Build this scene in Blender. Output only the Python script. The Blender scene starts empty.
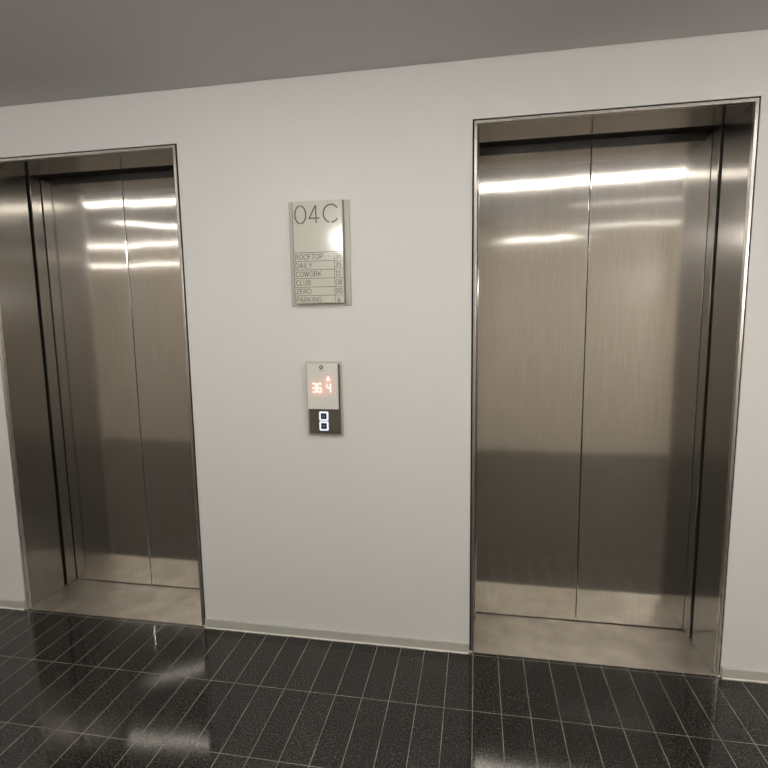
import bpy, bmesh, math, random
from mathutils import Matrix, Vector

# ------------------------------------------------------------------ camera
S = bpy.context.scene
COL = S.collection
CX, CY, CZ = 0.1679, -2.0225, 1.3771
YAW, PITCH, ROLL, FPX = -0.1782, -0.1239, -0.0145, 516.42
cy_, sy_ = math.cos(YAW), math.sin(YAW)
cp_, sp_ = math.cos(PITCH), math.sin(PITCH)
cr_, sr_ = math.cos(ROLL), math.sin(ROLL)
FW = Vector((sy_ * cp_, cy_ * cp_, sp_))
RT = Vector((cy_, -sy_, 0))
UP = RT.cross(FW)
R2 = cr_ * RT + sr_ * UP
U2 = -sr_ * RT + cr_ * UP
camd = bpy.data.cameras.new('camera')
cam = bpy.data.objects.new('camera', camd)
COL.objects.link(cam)
camd.sensor_width = 36
camd.lens = FPX / 768 * 36
camd.clip_start = 0.02
m = Matrix.Identity(4)
for i in range(3):
    m[i][0], m[i][1], m[i][2] = R2[i], U2[i], -FW[i]
m[0][3], m[1][3], m[2][3] = CX, CY, CZ
cam.matrix_world = m
S.camera = cam

# ------------------------------------------------------------------ world, exposure
w = bpy.data.worlds.new('world')
S.world = w
w.use_nodes = True
w.node_tree.nodes['Background'].inputs[0].default_value = (0.5, 0.5, 0.5, 1)
w.node_tree.nodes['Background'].inputs[1].default_value = 0.0
S.view_settings.view_transform = 'Standard'
S.view_settings.look = 'None'
S.view_settings.gamma = 1
S.view_settings.use_curve_mapping = False
S.view_settings.exposure = -0.04
S.cycles.sample_clamp_indirect = 6
S.cycles.max_bounces = 10
S.cycles.glossy_bounces = 8
S.cycles.diffuse_bounces = 6
S.cycles.caustics_reflective = True

# the lobby's lamps and added fill lights: (kind, x0, x1, y, z, width, strength, colour)
STRIP = 15.0
WARM = (1.0, 0.955, 0.885)
COOL = (1.0, 0.985, 0.97)
# kind, x0, x1, (y or z at x0, y or z at x1), width, strength, colour, label
LAMPS = [
    ('ceiling', -3.60, -1.60, (-1.05, -1.19), 0.065, STRIP, WARM, 'left strip light in the grey ceiling before the left elevator'),
    ('ceiling', -0.90, -0.02, (-1.06, -1.12), 0.080, STRIP * 2.2, WARM, 'middle strip light in the grey ceiling before the floor sign'),
    ('ceiling', 0.03, 2.90, (-1.31, -1.10), 0.11, STRIP * 1.15, WARM, 'long strip light in the grey ceiling before the right elevator'),
    ('ceiling', -3.10, -2.40, (-1.80, -2.35), 0.05, STRIP, WARM, 'short slanting strip light in the ceiling behind the left strip'),
    ('ceiling', 0.95, 2.60, (-2.05, -1.95), 0.025, STRIP * .2, WARM, 'dim thin strip light in the ceiling behind the right strip'),
    ('wall', -5.5, -2.9, (2.25, 2.25), 0.010, STRIP, WARM, 'upper slim light bar on the left part of the back wall'),
    ('wall', -5.5, -2.9, (2.06, 2.02), 0.008, STRIP, WARM, 'lower slim light bar on the left part of the back wall'),
    ('wall', 0.41, 1.15, (2.13, 2.15), 0.009, STRIP, WARM, 'slim light bar on the back wall facing the right elevator'),
    ('wall', 1.18, 2.30, (2.24, 2.24), 0.010, STRIP * .4, WARM, 'dim slim light bar on the back wall, right of the brighter one'),
    ('wall', -1.13, -0.62, (2.11, 2.11), 0.15, 85.0, COOL, 'broad light bar on the back wall facing the floor sign'),  # sits at the sign's glare; hidden from the doors, strengthened as added fill
    ('wall', -6.45, -5.55, (1.75, 1.75), 0.18, 60.0, COOL, 'added unseen fill light at the left end of the back wall'),  # added fill outside every reflection, brightens the left of the back wall
    ('wall', 2.45, 3.45, (1.75, 1.75), 0.18, 55.0, COOL, 'added unseen fill light at the right end of the back wall'),  # added fill beyond the right door's reflection, brightens the front wall
]

# ------------------------------------------------------------------ dimensions
H = 2.10
ZC = 2.305
XR1 = 0.1474
W = 0.9496
XL2 = -1.0379
XL1 = XL2 - W
G = 0.018
D1A, D1B = 0.218, 0.232
D2 = 0.2962
XMIN, XMAX, YBACK = -6.6, 3.6, -2.80

# ------------------------------------------------------------------ materials
def srgb(r, g, b):
    f = lambda c: (c / 255 / 12.92) if c / 255 <= 0.04045 else ((c / 255 + 0.055) / 1.055) ** 2.4
    return (f(r), f(g), f(b), 1)

def newmat(name):
    mt = bpy.data.materials.new(name)
    mt.use_nodes = True
    nt = mt.node_tree
    return mt, nt, nt.nodes['Principled BSDF']

def link(nt, a, b):
    nt.links.new(a, b)

def plain(name, col, rough=0.6, metal=0.0, bump=0.0, bscale=200, spec=0.5, var=0.0):
    mt, nt, p = newmat(name)
    p.inputs['Base Color'].default_value = col
    p.inputs['Roughness'].default_value = rough
    p.inputs['Metallic'].default_value = metal
    p.inputs['Specular IOR Level'].default_value = spec
    tc = nt.nodes.new('ShaderNodeTexCoord')
    if var:
        n = nt.nodes.new('ShaderNodeTexNoise')
        n.inputs['Scale'].default_value = 1.7
        n.inputs['Detail'].default_value = 4
        link(nt, tc.outputs['Object'], n.inputs['Vector'])
        mx = nt.nodes.new('ShaderNodeMix')
        mx.data_type = 'RGBA'
        mx.inputs[6].default_value = tuple(c * (1 - var) for c in col[:3]) + (1,)
        mx.inputs[7].default_value = tuple(min(1, c * (1 + var)) for c in col[:3]) + (1,)
        link(nt, n.outputs['Fac'], mx.inputs[0])
        link(nt, mx.outputs[2], p.inputs['Base Color'])
    if bump:
        n = nt.nodes.new('ShaderNodeTexNoise')
        n.inputs['Scale'].default_value = bscale
        n.inputs['Detail'].default_value = 3
        link(nt, tc.outputs['Object'], n.inputs['Vector'])
        b = nt.nodes.new('ShaderNodeBump')
        b.inputs['Distance'].default_value = bump
        link(nt, n.outputs['Fac'], b.inputs['Height'])
        link(nt, b.outputs['Normal'], p.inputs['Normal'])
    return mt

def steel(name, col, rough, aniso, tangent, wave=0.0007, wscale=(4.5, 4.5, 1.6), grain=(900, 900, 9), gamt=0.14, stain=0.0, haze=0.0):
    """brushed stainless: fine grain along the sheet, slow ripples of the sheet"""
    mt, nt, p = newmat(name)
    p.inputs['Metallic'].default_value = 1
    p.inputs['Anisotropic'].default_value = aniso
    geo = nt.nodes.new('ShaderNodeNewGeometry')
    if tangent == 'side':
        c = nt.nodes.new('ShaderNodeVectorMath')
        c.operation = 'CROSS_PRODUCT'
        link(nt, geo.outputs['True Normal'], c.inputs[0])
        c.inputs[1].default_value = (0, 0, 1)
        link(nt, c.outputs[0], p.inputs['Tangent'])
    elif tangent:
        c = nt.nodes.new('ShaderNodeCombineXYZ')
        for i in range(3):
            c.inputs[i].default_value = tangent[i]
        link(nt, c.outputs[0], p.inputs['Tangent'])
    def noise(scale, detail=2):
        mp = nt.nodes.new('ShaderNodeMapping')
        mp.inputs['Scale'].default_value = scale
        link(nt, geo.outputs['Position'], mp.inputs['Vector'])
        n = nt.nodes.new('ShaderNodeTexNoise')
        n.inputs['Scale'].default_value = 1
        n.inputs['Detail'].default_value = detail
        link(nt, mp.outputs[0], n.inputs['Vector'])
        return n
    g = noise(grain, 3)
    cr = nt.nodes.new('ShaderNodeMapRange')
    cr.inputs['To Min'].default_value = 1 - gamt
    cr.inputs['To Max'].default_value = 1 + gamt
    cr.inputs['From Min'].default_value = 0.25
    cr.inputs['From Max'].default_value = 0.75
    link(nt, g.outputs['Fac'], cr.inputs['Value'])
    src = cr.outputs[0]
    if stain:
        s = noise((9, 9, 9), 8)
        sr = nt.nodes.new('ShaderNodeMapRange')
        sr.inputs['From Min'].default_value = 0.35
        sr.inputs['From Max'].default_value = 0.65
        sr.inputs['To Min'].default_value = 1 - stain
        sr.inputs['To Max'].default_value = 1
        link(nt, s.outputs['Fac'], sr.inputs['Value'])
        mm = nt.nodes.new('ShaderNodeMath')
        mm.operation = 'MULTIPLY'
        link(nt, src, mm.inputs[0])
        link(nt, sr.outputs[0], mm.inputs[1])
        src = mm.outputs[0]
    vm = nt.nodes.new('ShaderNodeVectorMath')
    vm.operation = 'SCALE'
    vm.inputs[0].default_value = col[:3]
    link(nt, src, vm.inputs['Scale'])
    link(nt, vm.outputs[0], p.inputs['Base Color'])
    rr = nt.nodes.new('ShaderNodeMapRange')
    rr.inputs['From Min'].default_value = 0.25
    rr.inputs['From Max'].default_value = 0.75
    rr.inputs['To Min'].default_value = rough * 0.9
    rr.inputs['To Max'].default_value = rough * 1.1
    link(nt, g.outputs['Fac'], rr.inputs['Value'])
    link(nt, rr.outputs[0], p.inputs['Roughness'])
    if wave:
        wv = noise(wscale, 1)
        b = nt.nodes.new('ShaderNodeBump')
        b.inputs['Distance'].default_value = wave
        link(nt, wv.outputs['Fac'], b.inputs['Height'])
        link(nt, b.outputs['Normal'], p.inputs['Normal'])
    # a second, broad lobe: the haze of brushed metal
    if haze:
        q = nt.nodes.new('ShaderNodeBsdfPrincipled')
        q.inputs['Metallic'].default_value = 1
        q.inputs['Roughness'].default_value = 0.42
        link(nt, vm.outputs[0], q.inputs['Base Color'])
        if wave:
            link(nt, b.outputs['Normal'], q.inputs['Normal'])
        mx = nt.nodes.new('ShaderNodeMixShader')
        mx.inputs[0].default_value = haze
        link(nt, p.outputs[0], mx.inputs[1]); link(nt, q.outputs[0], mx.inputs[2])
        link(nt, mx.outputs[0], nt.nodes['Material Output'].inputs['Surface'])
    return mt

M = {}
M['wall'] = plain('wall_paint', srgb(211, 210, 206), 0.75, bump=0.0006, bscale=90, var=0.012)
M['back'] = plain('back_wall_paint', srgb(232, 223, 209), 0.75, bump=0.0006, bscale=90, var=0.03)
M['ceil'] = plain('ceiling_paint', srgb(203, 200, 201), 0.85, bump=0.0006, bscale=140, var=0.01)
M['base'] = plain('baseboard_paint', srgb(178, 177, 168), 0.45)
M['caulk'] = plain('white_sealant', srgb(215, 212, 200), 0.5, bump=0.001, bscale=60)
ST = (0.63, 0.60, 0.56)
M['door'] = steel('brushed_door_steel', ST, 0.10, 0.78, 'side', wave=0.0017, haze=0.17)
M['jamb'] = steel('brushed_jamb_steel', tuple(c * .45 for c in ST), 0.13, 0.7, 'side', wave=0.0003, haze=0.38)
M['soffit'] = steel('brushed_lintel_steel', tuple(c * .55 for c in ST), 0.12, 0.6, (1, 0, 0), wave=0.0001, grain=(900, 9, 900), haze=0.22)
M['trim'] = steel('polished_trim_steel', tuple(c * .85 for c in ST), 0.28, 0.0, None, wave=0, gamt=0.05)
M['sill'] = steel('worn_sill_steel', (0.76, 0.72, 0.65), 0.33, 0.0, None, wave=0.0006, grain=(120, 400, 1), gamt=0.08, stain=0.22, haze=0.45)
M['black'] = plain('black_gap', (0.004, 0.004, 0.004, 1), 0.9)
M['sign'] = plain('sign_face_lacquer', srgb(196, 196, 183), 0.11, metal=0.0, spec=0.5)
M['signplate'] = plain('sign_backplate_grey', srgb(177, 175, 164), 0.45, metal=0.0)
M['signside'] = plain('sign_body_grey', srgb(150, 148, 138), 0.4, metal=0.3)
M['ink'] = plain('engraved_grey_ink', srgb(88, 86, 76), 0.6)
M['line'] = plain('engraved_and_shadow_line', srgb(72, 70, 60), 0.6)
M['backplate'] = plain('call_panel_backplate_grey', srgb(184, 183, 174), 0.4, metal=0.2)
M['anth'] = plain('anthracite_metal', srgb(98, 94, 84), 0.38, metal=0.5)
M['glassdark'] = plain('button_navy', srgb(40, 44, 66), 0.25)
M['lensring'] = plain('lens_black', srgb(30, 30, 32), 0.3)
M['lens'] = plain('lens_clear', srgb(225, 225, 225), 0.2)

def emit(name, col, st):
    mt, nt, p = newmat(name)
    e = nt.nodes.new('ShaderNodeEmission')
    e.inputs[0].default_value = tuple(col[:3]) + (1,)
    e.inputs[1].default_value = st
    link(nt, e.outputs[0], nt.nodes['Material Output'].inputs['Surface'])
    return mt

M['halo'] = emit('button_light_ring', (0.86, 0.88, 1.0), 1.15)
M['led'] = emit('red_display_digits', (1.0, 0.60, 0.52), 2.1)
M['ledback'] = emit('red_light_source', (1.0, 0.12, 0.10), 6.0)

# frosted display glass: part diffusing, part clear, so the lit digits behind it show through and glow
mt, nt, p = newmat('frosted_display_glass')
out = nt.nodes['Material Output']
p.inputs['Base Color'].default_value = srgb(240, 243, 234)
p.inputs['Roughness'].default_value = 0.3
tl = nt.nodes.new('ShaderNodeBsdfTranslucent')
tl.inputs[0].default_value = (0.9, 0.9, 0.88, 1)
tr = nt.nodes.new('ShaderNodeBsdfTransparent')
m1 = nt.nodes.new('ShaderNodeMixShader'); m1.inputs[0].default_value = 0.30
link(nt, p.outputs[0], m1.inputs[1]); link(nt, tl.outputs[0], m1.inputs[2])
m2 = nt.nodes.new('ShaderNodeMixShader'); m2.inputs[0].default_value = 0.0
link(nt, m1.outputs[0], m2.inputs[1]); link(nt, tr.outputs[0], m2.inputs[2])
link(nt, m2.outputs[0], out.inputs['Surface'])
M['frost'] = mt

# polished black granite strips with pale joints
TS, ROW, X0, Y0 = 0.1000, 0.3111, 0.1634, -0.3281
mt, nt, p = newmat('black_granite_tiles')
geo = nt.nodes.new('ShaderNodeNewGeometry')
sep = nt.nodes.new('ShaderNodeSeparateXYZ')
link(nt, geo.outputs['Position'], sep.inputs[0])
def math_(op, a, b=None, c=None):
    n = nt.nodes.new('ShaderNodeMath'); n.operation = op
    for i, v in enumerate((a, b, c)):
        if v is None: continue
        if isinstance(v, (int, float)): n.inputs[i].default_value = v
        else: link(nt, v, n.inputs[i])
    return n.outputs[0]
def joint(coord, off, size, half):
    t = math_('DIVIDE', math_('SUBTRACT', coord, off), size)
    fr = math_('FRACT', t)
    d = math_('MINIMUM', fr, math_('SUBTRACT', 1.0, fr))
    d = math_('MULTIPLY', d, size)
    mr = nt.nodes.new('ShaderNodeMapRange')
    mr.inputs['From Min'].default_value = half * 0.55
    mr.inputs['From Max'].default_value = half * 1.45
    mr.inputs['To Min'].default_value = 1
    mr.inputs['To Max'].default_value = 0
    link(nt, d, mr.inputs['Value'])
    return mr.outputs[0], t
jx, tx = joint(sep.outputs['X'], X0, TS, 0.0011)
jy, ty = joint(sep.outputs['Y'], Y0, ROW, 0.0011)
j = math_('MAXIMUM', jx, jy)
wear = nt.nodes.new('ShaderNodeTexNoise'); wear.inputs['Scale'].default_value = 9; wear.inputs['Detail'].default_value = 4
link(nt, geo.outputs['Position'], wear.inputs['Vector'])
wr = nt.nodes.new('ShaderNodeMapRange')
wr.inputs['From Min'].default_value = 0.35; wr.inputs['From Max'].default_value = 0.6
wr.inputs['To Min'].default_value = 0.45; wr.inputs['To Max'].default_value = 1.0
link(nt, wear.outputs['Fac'], wr.inputs['Value'])
jw = math_('MULTIPLY', j, wr.outputs[0])
# per tile tone
cmb = nt.nodes.new('ShaderNodeCombineXYZ')
link(nt, math_('FLOOR', tx), cmb.inputs[0]); link(nt, math_('FLOOR', ty), cmb.inputs[1])
wn = nt.nodes.new('ShaderNodeTexWhiteNoise'); link(nt, cmb.outputs[0], wn.inputs['Vector'])
tone = nt.nodes.new('ShaderNodeMapRange'); tone.inputs['To Min'].default_value = 0.8; tone.inputs['To Max'].default_value = 1.2
link(nt, wn.outputs['Value'], tone.inputs['Value'])
# crystals
v1 = nt.nodes.new('ShaderNodeTexNoise'); v1.inputs['Scale'].default_value = 170; v1.inputs['Detail'].default_value = 3
link(nt, geo.outputs['Position'], v1.inputs['Vector'])
r1 = nt.nodes.new('ShaderNodeValToRGB')
r1.color_ramp.elements[0].position = 0.44; r1.color_ramp.elements[0].color = (0.0055, 0.0052, 0.0045, 1)
r1.color_ramp.elements[1].position = 0.66; r1.color_ramp.elements[1].color = (0.055, 0.051, 0.044, 1)
link(nt, v1.outputs['Fac'], r1.inputs[0])
v2 = nt.nodes.new('ShaderNodeTexVoronoi'); v2.inputs['Scale'].default_value = 190
link(nt, geo.outputs['Position'], v2.inputs['Vector'])
sc = nt.nodes.new('ShaderNodeSeparateColor'); link(nt, v2.outputs['Color'], sc.inputs[0])
fleck = math_('MULTIPLY', math_('GREATER_THAN', sc.outputs[0], 0.90), math_('LESS_THAN', v2.outputs['Distance'], 0.30))
vs = nt.nodes.new('ShaderNodeVectorMath'); vs.operation = 'SCALE'
link(nt, r1.outputs[0], vs.inputs[0]); link(nt, tone.outputs[0], vs.inputs['Scale'])
mf = nt.nodes.new('ShaderNodeMix'); mf.data_type = 'RGBA'
link(nt, fleck, mf.inputs[0]); link(nt, vs.outputs[0], mf.inputs[6]); mf.inputs[7].default_value = (0.14, 0.13, 0.115, 1)
mj = nt.nodes.new('ShaderNodeMix'); mj.data_type = 'RGBA'
link(nt, jw, mj.inputs[0]); link(nt, mf.outputs[2], mj.inputs[6]); mj.inputs[7].default_value = srgb(150, 146, 134)
link(nt, mj.outputs[2], p.inputs['Base Color'])
link(nt, math_('MULTIPLY_ADD', j, 0.4, 0.075), p.inputs['Roughness'])
p.inputs['IOR'].default_value = 1.5
M['floor'] = mt

# ------------------------------------------------------------------ helpers
def box(bm, x0, x1, y0, y1, z0, z1):
    vs = [bm.verts.new((x, y, z)) for x in (x0, x1) for y in (y0, y1) for z in (z0, z1)]
    for f in ((0, 1, 3, 2), (4, 6, 7, 5), (0, 4, 5, 1), (2, 3, 7, 6), (0, 2, 6, 4), (1, 5, 7, 3)):
        bm.faces.new([vs[i] for i in f])
    return vs

def obj(name, bm, mat, parent=None, bevel=0.0, seg=2, smooth=False):
    bmesh.ops.recalc_face_normals(bm, faces=bm.faces)
    me = bpy.data.meshes.new(name)
    bm.to_mesh(me); bm.free()
    me.materials.append(mat)
    if smooth:
        for f in me.polygons: f.use_smooth = True
    o = bpy.data.objects.new(name, me)
    COL.objects.link(o)
    if parent: o.parent = parent
    if bevel:
        b = o.modifiers.new('bevel', 'BEVEL'); b.width = bevel; b.segments = seg; b.limit_method = 'ANGLE'
    return o

def mkbox(name, dims, mat, parent=None, bevel=0.0):
    bm = bmesh.new(); box(bm, *dims)
    return obj(name, bm, mat, parent, bevel)

def struct(name, bm, mat, label=None):
    o = obj(name, bm, mat); o['kind'] = 'structure'
    if label: o['label'] = label
    return o

def thing(name, label, cat, loc, group=None):
    o = bpy.data.objects.new(name, None)
    o.empty_display_size = 0.1
    COL.objects.link(o)
    o.location = loc; o['label'] = label; o['category'] = cat
    if group: o['group'] = group
    return o

# ------------------------------------------------------------------ room shell
WT = 0.42
bm = bmesh.new()
box(bm, XMIN, XL1, 0, WT, -0.05, ZC + 0.06)
box(bm, XL2, XR1, 0, WT, -0.05, ZC + 0.06)
box(bm, XR1 + W, XMAX, 0, WT, -0.05, ZC + 0.06)
box(bm, XL1, XL2, 0, WT, H, ZC + 0.06)
box(bm, XR1, XR1 + W, 0, WT, H, ZC + 0.06)
bmesh.ops.remove_doubles(bm, verts=bm.verts, dist=1e-5)
struct('wall_front', bm, M['wall'], 'white painted wall around the two elevators')
bm = bmesh.new(); box(bm, XMIN, XMAX, YBACK - 0.1, YBACK, -0.05, ZC + 0.06)
struct('wall_back', bm, M['back'])
bm = bmesh.new(); box(bm, XMIN - 0.1, XMIN, YBACK - 0.1, WT, -0.05, ZC + 0.06)
struct('wall_left', bm, M['back'])
bm = bmesh.new(); box(bm, XMAX, XMAX + 0.1, YBACK - 0.1, WT, -0.05, ZC + 0.06)
struct('wall_right', bm, M['back'])
bm = bmesh.new(); box(bm, XMIN, XMAX, YBACK, 0, -0.08, 0)
struct('floor', bm, M['floor'], 'polished black granite floor in narrow strips with pale joints')
bm = bmesh.new(); box(bm, XMIN, XMAX, YBACK, -0.004, ZC, ZC + 0.08)
struct('ceiling', bm, M['ceil'], 'flat grey painted ceiling')

def baseboard(name, x0, x1):
    bm = bmesh.new()
    prof = [(0, 0), (-0.010, 0), (-0.010, 0.040), (-0.007, 0.0435), (0, 0.0435)]
    a = [bm.verts.new((x0, y, z)) for y, z in prof]
    b = [bm.verts.new((x1, y, z)) for y, z in prof]
    n = len(prof)
    for i in range(n):
        bm.faces.new((a[i], a[(i + 1) % n], b[(i + 1) % n], b[i]))
    bm.faces.new(a); bm.faces.new(b[::-1])
    o = struct(name, bm, M['base'])
    bm = bmesh.new()
    N = max(2, int((x1 - x0) / 0.02))
    rnd = random.Random(3)
    rows = []
    for i in range(N + 1):
        x = x0 + (x1 - x0) * i / N
        d = 0.0135 + rnd.uniform(-0.0012, 0.0012)
        rows.append([bm.verts.new((x, -0.010, 0.0)), bm.verts.new((x, -d, 0.0)), bm.verts.new((x, -0.0115, 0.0022)), bm.verts.new((x, -0.010, 0.0045))])
    for i in range(N):
        for k in range(4):
            bm.faces.new((rows[i][k], rows[i][(k + 1) % 4], rows[i + 1][(k + 1) % 4], rows[i + 1][k]))
    bm.faces.new(rows[0]); bm.faces.new(rows[-1][::-1])
    obj('sealant_bead', bm, M['caulk'], o)
baseboard('baseboard_left', XMIN, XL1 - 0.002)
baseboard('baseboard_center', XL2 + 0.002, XR1 - 0.002)
baseboard('baseboard_right', XR1 + W + 0.002, XMAX)

# ------------------------------------------------------------------ elevator entrances
def sweep_u(bm, prof, z0=0.0):
    """closed profile (u inward from the opening's edge, v depth) swept up, across and down the opening (x 0..W)"""
    rings = []
    for (cx, cz) in (('l', 0), ('l', 1), ('r', 1), ('r', 0)):
        ring = []
        for u, v in prof:
            x = u if cx == 'l' else W - u
            z = (H - u) if cz else z0
            ring.append(bm.verts.new((x, v, z)))
        rings.append(ring)
    n = len(prof)
    for a, b in zip(rings, rings[1:]):
        for i in range(n):
            bm.faces.new((a[i], a[(i + 1) % n], b[(i + 1) % n], b[i]))
    bm.faces.new(rings[0]); bm.faces.new(rings[-1][::-1])

def elevator(x, label):
    root = thing('elevator_entrance', label, 'elevator', (x, 0, 0), 'stainless steel elevators in the white wall')
    # rounded trim lip around the opening
    bm = bmesh.new()
    prof = [(0.0065, 0.012), (0.0065, -0.0035), (0.0075, -0.0045)]
    for k in range(7):
        a = math.pi * k / 6
        prof.append((0.0155 + 0.0025 * math.sin(a / 2), -0.0020 - 0.0025 * math.cos(a / 2)))
    prof += [(G, 0.012)]
    sweep_u(bm, prof, 0.0015)
    obj('trim', bm, M['trim'], root)
    # jamb linings and lintel
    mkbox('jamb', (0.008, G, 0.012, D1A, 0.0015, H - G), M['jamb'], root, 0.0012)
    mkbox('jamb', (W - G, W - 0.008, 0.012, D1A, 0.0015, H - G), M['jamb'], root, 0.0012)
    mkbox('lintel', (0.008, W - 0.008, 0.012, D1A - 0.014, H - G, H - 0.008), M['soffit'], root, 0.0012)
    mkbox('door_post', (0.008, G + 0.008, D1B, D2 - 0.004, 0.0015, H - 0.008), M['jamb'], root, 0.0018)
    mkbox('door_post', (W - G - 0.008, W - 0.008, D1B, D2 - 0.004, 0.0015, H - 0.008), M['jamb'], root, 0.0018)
    # dark shaft behind the gaps
    bm = bmesh.new()
    sweep_u(bm, [(0.0008, 0.003), (0.0060, 0.003), (0.0060, 0.40), (0.0008, 0.40)], 0.0)
    box(bm, 0.006, W - 0.006, 0.385, 0.40, 0.0, H - 0.006)
    obj('shaft_lining', bm, M['black'], root)
    # two sliding panels
    mid = W / 2
    mkbox('door_panel', (0.007, mid - 0.0018, D2, D2 + 0.03, 0.0042, H - 0.007), M['door'], root, 0.002)
    mkbox('door_panel', (mid + 0.0018, W - 0.007, D2, D2 + 0.03, 0.0042, H - 0.007), M['door'], root, 0.002)
    # threshold
    mkbox('sill', (0.0005, W - 0.0005, 0.0005, 0.36, -0.03, 0.0012), M['sill'], root, 0.0008)
    for xs in (0.006, W - 0.006):
        bm = bmesh.new()
        bmesh.ops.create_uvsphere(bm, u_segments=10, v_segments=6, radius=0.007, matrix=Matrix.Translation((xs, -0.002, 0.002)) @ Matrix.Diagonal((1, .7, .8, 1)))
        obj('sealant_dab', bm, M['caulk'], root, smooth=True)
    return root
elevator(XL1, 'stainless steel elevator with closed double doors at the left edge, left of the floor sign')
elevator(XR1, 'nearer stainless steel elevator with closed double doors right of the call panel')

# ------------------------------------------------------------------ lettering
def arc(cx, cz, rx, rz, a0, a1, n=14):
    return [(cx + rx * math.cos(math.radians(a0 + (a1 - a0) * i / n)), cz + rz * math.sin(math.radians(a0 + (a1 - a0) * i / n))) for i in range(n + 1)]
# glyphs: (advance, strokes) on a box 1 high
GL = {
    '0': (0.60, [arc(.30, .5, .27, .5, 0, 360, 24)]),
    '1': (0.50, [[(.12, .78), (.27, 1), (.27, 0)], [(.1, 0), (.44, 0)]]),
    '3': (0.58, [arc(.27, .74, .24, .26, 150, -90, 12), arc(.27, .25, .26, .25, 90, -150, 12)]),
    '4': (0.62, [[(.44, 0), (.44, 1), (.03, .27), (.60, .27)]]),
    '5': (0.58, [[(.50, 1), (.10, 1), (.06, .52)], arc(.27, .30, .25, .30, 130, -150, 14)]),
    '6': (0.60, [arc(.30, .30, .25, .30, 0, 360, 20), [(.05, .32), (.10, .68), (.25, .94), (.45, .98)]]),
    '8': (0.60, [arc(.30, .75, .21, .25, 0, 360, 18), arc(.30, .26, .26, .26, 0, 360, 20)]),
    'A': (0.70, [[(.0, 0), (.33, 1), (.66, 0)], [(.12, .32), (.54, .32)]]),
    'B': (0.64, [[(.06, 0), (.06, 1), (.34, 1)] + arc(.34, .76, .20, .24, 90, -90, 8) + [(.06, .52)], arc(.34, .26, .23, .26, 90, -90, 8) + [(.06, 0)]]),
    'C': (0.72, [arc(.40, .5, .36, .5, 42, 318, 22)]),
    'D': (0.70, [[(.06, 0), (.06, 1), (.28, 1)] + arc(.28, .5, .34, .5, 90, -90, 12) + [(.06, 0)]]),
    'E': (0.60, [[(.54, 1), (.06, 1), (.06, 0), (.54, 0)], [(.06, .52), (.48, .52)]]),
    'F': (0.56, [[(.52, 1), (.06, 1), (.06, 0)], [(.06, .52), (.46, .52)]]),
    'G': (0.76, [arc(.40, .5, .36, .5, 45, 325, 22) + [(.70, .45), (.44, .45)]]),
    'I': (0.22, [[(.10, 0), (.10, 1)]]),
    'K': (0.66, [[(.06, 0), (.06, 1)], [(.58, 1), (.08, .42)], [(.24, .58), (.62, 0)]]),
    'L': (0.54, [[(.06, 1), (.06, 0), (.50, 0)]]),
    'N': (0.72, [[(.06, 0), (.06, 1), (.64, 0), (.64, 1)]]),
    'O': (0.78, [arc(.39, .5, .36, .5, 0, 360, 24)]),
    'P': (0.62, [[(.06, 0), (.06, 1), (.32, 1)] + arc(.32, .73, .24, .27, 90, -90, 8) + [(.06, .46)]]),
    'R': (0.66, [[(.06, 0), (.06, 1), (.32, 1)] + arc(.32, .74, .23, .26, 90, -90, 8) + [(.06, .48)], [(.36, .48), (.60, 0)]]),
    'T': (0.60, [[(.0, 1), (.60, 1)], [(.30, 1), (.30, 0)]]),
    'U': (0.70, [[(.06, 1), (.06, .30)] + arc(.34, .30, .28, .30, 180, 360, 12) + [(.62, 1)]]),
    'W': (0.92, [[(.0, 1), (.22, 0), (.44, 1), (.66, 0), (.88, 1)]]),
    'Y': (0.64, [[(.0, 1), (.31, .45), (.62, 1)], [(.31, .45), (.31, 0)]]),
    'Z': (0.62, [[(.04, 1), (.56, 1), (.04, 0), (.58, 0)]]),
    'v': (0.60, [[(.30, .95), (.30, .08)], [(.06, .40), (.30, .06), (.54, .40)]]),
}
GL['04_0'] = (0.60, [arc(.30, .5, .27, .5, 98, 262, 16), arc(.30, .5, .27, .5, -82, 82, 16)])
GL['04_4'] = (0.66, [[(.46, .30), (.46, 1), (.46, 1)], [(.42, .96), (.05, .27)], [(.02, .27), (.66, .27)], [(.46, .20), (.46, 0)]])
GL['04_C'] = (0.86, [arc(.44, .5, .42, .5, 38, 255, 20), arc(.44, .5, .42, .5, 275, 322, 6)])

def stroke(bm, pts, hw, y0, y1, ox, oz, sx, sz):
    P = [(ox + a * sx, oz + b * sz) for a, b in pts]
    P = [p for i, p in enumerate(P) if i == 0 or (abs(p[0] - P[i - 1][0]) + abs(p[1] - P[i - 1][1])) > 1e-7]
    closed = math.hypot(P[0][0] - P[-1][0], P[0][1] - P[-1][1]) < 1e-6
    for (ax, az), (bx, bz) in zip(P, P[1:]):
        L = math.hypot(bx - ax, bz - az)
        dx, dz = (bx - ax) / L, (bz - az) / L
        e = hw * 0.6 if len(P) > 2 else 0
        q = [(ax - dx * e - dz * hw, az - dz * e + dx * hw), (bx + dx * e - dz * hw, bz + dz * e + dx * hw),
             (bx + dx * e + dz * hw, bz + dz * e - dx * hw), (ax - dx * e + dz * hw, az - dz * e - dx * hw)]
        f = [bm.verts.new((x, y0, z)) for x, z in q]; g = [bm.verts.new((x, y1, z)) for x, z in q]
        bm.faces.new(f); bm.faces.new(g[::-1])
        for i in range(4):
            bm.faces.new((f[i], g[i], g[(i + 1) % 4], f[(i + 1) % 4]))

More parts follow.
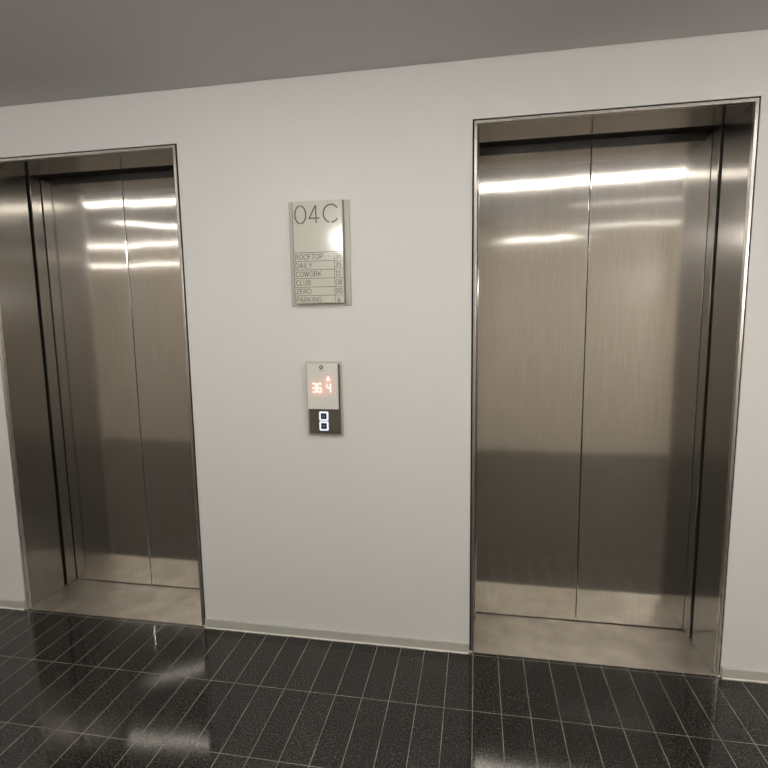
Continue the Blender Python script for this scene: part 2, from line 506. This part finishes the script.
def text(name, keys, x, z, h, hw, y, mat, parent, sx=1.0, gap=0.14, depth=0.0004):
    bm = bmesh.new()
    for k in keys:
        adv, st = GL[k]
        for s in st:
            stroke(bm, s, hw, y - depth, y + 0.0002, x, z, h * sx, h)
        x += (adv + gap) * h * sx
    return obj(name, bm, mat, parent)

# ------------------------------------------------------------------ floor sign
SX0, SX1, SZ0, SZ1, SY = -0.548, -0.346, 1.446, 1.839, -0.026
sw = SX1 - SX0
root = thing('floor_sign', 'tall pale grey floor directory plaque reading 04C above the call panel', 'sign', ((SX0 + SX1) / 2, 0, SZ0))
def P_(o):
    o.location = (-root.location.x, -root.location.y, -root.location.z)
    return o
P_(mkbox('backplate', (SX0 - 0.022, SX1 + 0.024, -0.006, 0.0, SZ0 - 0.010, SZ1 + 0.003), M['signplate'], root, 0.0015))
P_(mkbox('mounting_body', (SX0 + 0.004, SX1 + 0.002, -0.0215, -0.006, SZ0 + 0.001, SZ1 - 0.001), M['signside'], root, 0.0015))
P_(mkbox('face_panel', (SX0, SX1, SY, -0.0215, SZ0, SZ1), M['sign'], root, 0.0012))
nx = SX0 + 0.166
rows = 6
rh = 0.0334
ztop = 1.6432
for i in range(rows):
    z = ztop - i * rh
    bm = bmesh.new()
    box(bm, SX0 + 0.001, nx, SY - 0.0004, SY + 0.0002, z - 0.0009, z + 0.0009)
    box(bm, nx, SX1 - 0.002, SY - 0.0004, SY + 0.0002, z - 0.0006, z + 0.0006)
    P_(obj('row_line', bm, M['line'], root))
bm = bmesh.new(); box(bm, nx - 0.0007, nx + 0.0007, SY - 0.0004, SY + 0.0002, SZ0 + 0.001, ztop + 0.0009)
P_(obj('column_line', bm, M['line'], root))
bm = bmesh.new(); box(bm, SX0 + 0.0002, SX0 + 0.0020, SY - 0.0004, SY + 0.0002, SZ0 + 0.001, SZ1 - 0.001)  # edge shadow of the face, painted on as a thin dark line
P_(obj('edge_shadow', bm, M['line'], root))
# large floor code
bm = bmesh.new()
zz, hh = SZ1 - 0.084, 0.067
for k, xo, sx in (('04_0', 0.009, 1.42), ('04_4', 0.066, 1.16), ('04_C', 0.125, 1.28)):
    for s in GL[k][1]:
        stroke(bm, s, 0.0025, SY - 0.0004, SY + 0.0002, SX0 + xo, zz, hh * sx * 0.86, hh)
P_(obj('floor_code', bm, M['ink'], root))
names_ = [('ROOFTOP', '36'), ('DAILY', '35'), ('COWORK', '11'), ('CLUB', '08'), ('ZERO', '00'), ('PARKING', 'v')]
for i, (a, b) in enumerate(names_):
    z = ztop - (i + 1) * rh + 0.0075
    P_(text('row_text', a, SX0 + 0.007, z, 0.0192, 0.0011, SY, M['ink'], root, sx=1.06, gap=0.13))
    P_(text('row_number', b, nx + 0.004 + (0.003 if b == 'v' else 0), z - (0.001 if b == 'v' else 0), 0.0192, 0.0014 if b == 'v' else 0.0010, SY, M['ink'], root, sx=1.35 if b == 'v' else 0.95, gap=0.16))

# ------------------------------------------------------------------ call panel
PX0, PX1, PZ0, PZM, PZ1 = -0.5075, -0.3805, 0.917, 1.020, 1.205
root = thing('call_panel', 'narrow elevator call panel with red display and two lit buttons below the floor sign', 'call panel', ((PX0 + PX1) / 2, 0, PZ0))
bx0, bx1 = PX0 + 0.001, PX1 + 0.003
P_(mkbox('backplate', (bx0 - 0.014, bx1 + 0.010, -0.0035, 0.0, PZ0 - 0.014, PZ1 + 0.008), M['backplate'], root, 0.001))
P_(mkbox('housing', (bx0, bx1, -0.016, -0.0035, PZ0, PZ1 - 0.002), M['anth'], root, 0.001))
P_(mkbox('button_plate', (bx0, bx1, -0.022, -0.016, PZ0, PZM), M['anth'], root, 0.001))
# white shell behind the display glass
FY, BY = -0.030, -0.0162
bm = bmesh.new()
t = 0.003
box(bm, PX0 + 0.001, PX1 - 0.001, -0.0172, BY, PZM + 0.001, PZ1 - 0.001)
shell = P_(obj('display_case', bm, M['base'], root))
bm = bmesh.new()
vs = box(bm, PX0, PX1, FY, -0.0175, PZM, PZ1)
back = [f for f in bm.faces if all(abs(v.co.y + 0.0175) < 1e-6 for v in f.verts)]
bmesh.ops.delete(bm, geom=back, context='FACES_ONLY')
glass = P_(obj('display_glass', bm, M['frost'], root))
# lit digits just behind the glass
def seg_digit(bm, ch, x, z, w_, h_, hw, y):
    segs = {'a': ((0, 1), (1, 1)), 'g': ((0, .5), (1, .5)), 'd': ((0, 0), (1, 0)), 'f': ((0, 1), (0, .5)), 'b': ((1, 1), (1, .5)), 'e': ((0, .5), (0, 0)), 'c': ((1, .5), (1, 0))}
    for s in {'3': 'abgcd', '6': 'afgecd', '4': 'fgbc'}[ch]:
        stroke(bm, [segs[s][0], segs[s][1]], hw, y - 0.0004, y, x, z, w_, h_)
DY = FY
digits_ = (('3', PX0 + 0.0215), ('6', PX0 + 0.0435), ('4', PX0 + 0.0825))
for ch, x in digits_:
    bm = bmesh.new()
    seg_digit(bm, ch, x, 1.090, 0.0145, 0.034, 0.0020, DY)
    P_(obj('display_digit', bm, M['led'], root))
def wedge(y):
    bm = bmesh.new()
    tri = [(PX0 + 0.0795, 1.137), (PX0 + 0.0975, 1.137), (PX0 + 0.0885, 1.156)]
    a = [bm.verts.new((x, y - 0.0004, z)) for x, z in tri]; b = [bm.verts.new((x, y, z)) for x, z in tri]
    bm.faces.new(a); bm.faces.new(b[::-1])
    for i in range(3): bm.faces.new((a[i], b[i], b[(i + 1) % 3], a[(i + 1) % 3]))
    return bm
P_(obj('display_arrow', wedge(DY), M['led'], root))
# the light source inside the case, behind the diffusing glass
bm = bmesh.new()
for ch, x in digits_:
    seg_digit(bm, ch, x, 1.090, 0.0145, 0.034, 0.0026, FY + 0.010)
box(bm, PX0 + 0.079, PX0 + 0.093, FY + 0.0096, FY + 0.010, 1.138, 1.152)
P_(obj('light_source', bm, M['ledback'], root))
# small sensor
def disc(bm, x, y0, y1, z, r, n=24):
    a = [bm.verts.new((x + r * math.cos(2 * math.pi * i / n), y0, z + r * math.sin(2 * math.pi * i / n))) for i in range(n)]
    b = [bm.verts.new((x + r * math.cos(2 * math.pi * i / n), y1, z + r * math.sin(2 * math.pi * i / n))) for i in range(n)]
    bm.faces.new(a); bm.faces.new(b[::-1])
    for i in range(n): bm.faces.new((a[i], b[i], b[(i + 1) % n], a[(i + 1) % n]))
bm = bmesh.new(); disc(bm, PX0 + 0.060, FY - 0.0015, FY, PZ1 - 0.014, 0.0078)
lens = P_(obj('sensor', bm, M['lensring'], root))
bm = bmesh.new(); disc(bm, PX0 + 0.0595, FY - 0.0020, FY - 0.0015, PZ1 - 0.0135, 0.0036)
obj('lens', bm, M['lens'], lens)
bm = bmesh.new()
for k in range(5):
    box(bm, PX0 + 0.0505 + k * 0.0042, PX0 + 0.0530 + k * 0.0042, FY - 0.0003, FY, PZ1 - 0.0285, PZ1 - 0.0262)
P_(obj('small_marking', bm, M['ink'], root))
# buttons
def rrect(cx, cz, hw, hh, r, n=6):
    pts = []
    for (sx, sz, a0) in ((1, 1, 0), (-1, 1, 90), (-1, -1, 180), (1, -1, 270)):
        for i in range(n + 1):
            a = math.radians(a0 + 90 * i / n)
            pts.append((cx + sx * (hw - r) + r * math.cos(a), cz + sz * (hh - r) + r * math.sin(a)))
    return pts
def plate(bm, pts, y0, y1):
    a = [bm.verts.new((x, y0, z)) for x, z in pts]; b = [bm.verts.new((x, y1, z)) for x, z in pts]
    bm.faces.new(a); bm.faces.new(b[::-1]); n = len(pts)
    for i in range(n): bm.faces.new((a[i], b[i], b[(i + 1) % n], a[(i + 1) % n]))
bcx = (bx0 + bx1) / 2 - 0.002
for s, cz in ((1, 0.9900), (-1, 0.9490)):
    bm = bmesh.new()
    outer = rrect(bcx, cz, 0.0192, 0.0190, 0.005); inner = rrect(bcx, cz, 0.0122, 0.0122, 0.002)
    n = len(outer)
    y0, y1 = -0.0242, -0.022
    A = [bm.verts.new((x, y0, z)) for x, z in outer]; B = [bm.verts.new((x, y0, z)) for x, z in inner]
    Cc = [bm.verts.new((x, y1, z)) for x, z in outer]; D = [bm.verts.new((x, y1, z)) for x, z in inner]
    for i in range(n):
        k = (i + 1) % n
        bm.faces.new((A[i], A[k], B[k], B[i])); bm.faces.new((A[i], Cc[i], Cc[k], A[k]))
        bm.faces.new((B[i], B[k], D[k], D[i])); bm.faces.new((Cc[i], D[i], D[k], Cc[k]))
    ring = P_(obj('light_ring', bm, M['halo'], root)); ring['label'] = 'glowing white ring of the %s button' % ('upper' if s > 0 else 'lower')
    bm = bmesh.new(); plate(bm, rrect(bcx, cz, 0.0120, 0.0123, 0.002), -0.0250, -0.022)
    btn = P_(obj('button', bm, M['glassdark'], root))
    bm = bmesh.new()
    stroke(bm, [(-.5, -.3 * s), (0, .35 * s), (.5, -.3 * s)], 0.0009, -0.0254, -0.0249, bcx, cz, 0.010, 0.010)
    obj('arrow_icon', bm, M['backplate'], btn)

# ------------------------------------------------------------------ lamps of the lobby (seen in the steel) and the added unseen fill lights
for kind, x0, x1, (a0, a1), wd, st, colr, lab in LAMPS:
    em = emit('lamp_diffuser', colr, st)
    hx = math.hypot(x1 - x0, a1 - a0) / 2
    ang = math.atan2(a1 - a0, x1 - x0)
    am = (a0 + a1) / 2
    if kind == 'ceiling':
        t_ = thing('strip_light', lab, 'ceiling light', ((x0 + x1) / 2, am, ZC), 'strip lights in the ceiling')
        t_.rotation_euler = (0, 0, ang)
        mkbox('housing', (-hx - .01, hx + .01, -wd / 2 - .01, wd / 2 + .01, -0.002, 0.0), M['base'], t_)
        mkbox('diffuser', (-hx, hx, -wd / 2, wd / 2, -0.006, -0.002), em, t_)
    else:
        t_ = thing('light_bar', lab, 'wall light', ((x0 + x1) / 2, YBACK, am), 'slim light bars on the back wall')
        t_.rotation_euler = (0, -ang, 0)
        mkbox('housing', (-hx - .01, hx + .01, 0, 0.02, -wd / 2 - .006, wd / 2 + .006), M['base'], t_)
        mkbox('diffuser', (-hx, hx, 0.02, 0.026, -wd / 2, wd / 2), em, t_)
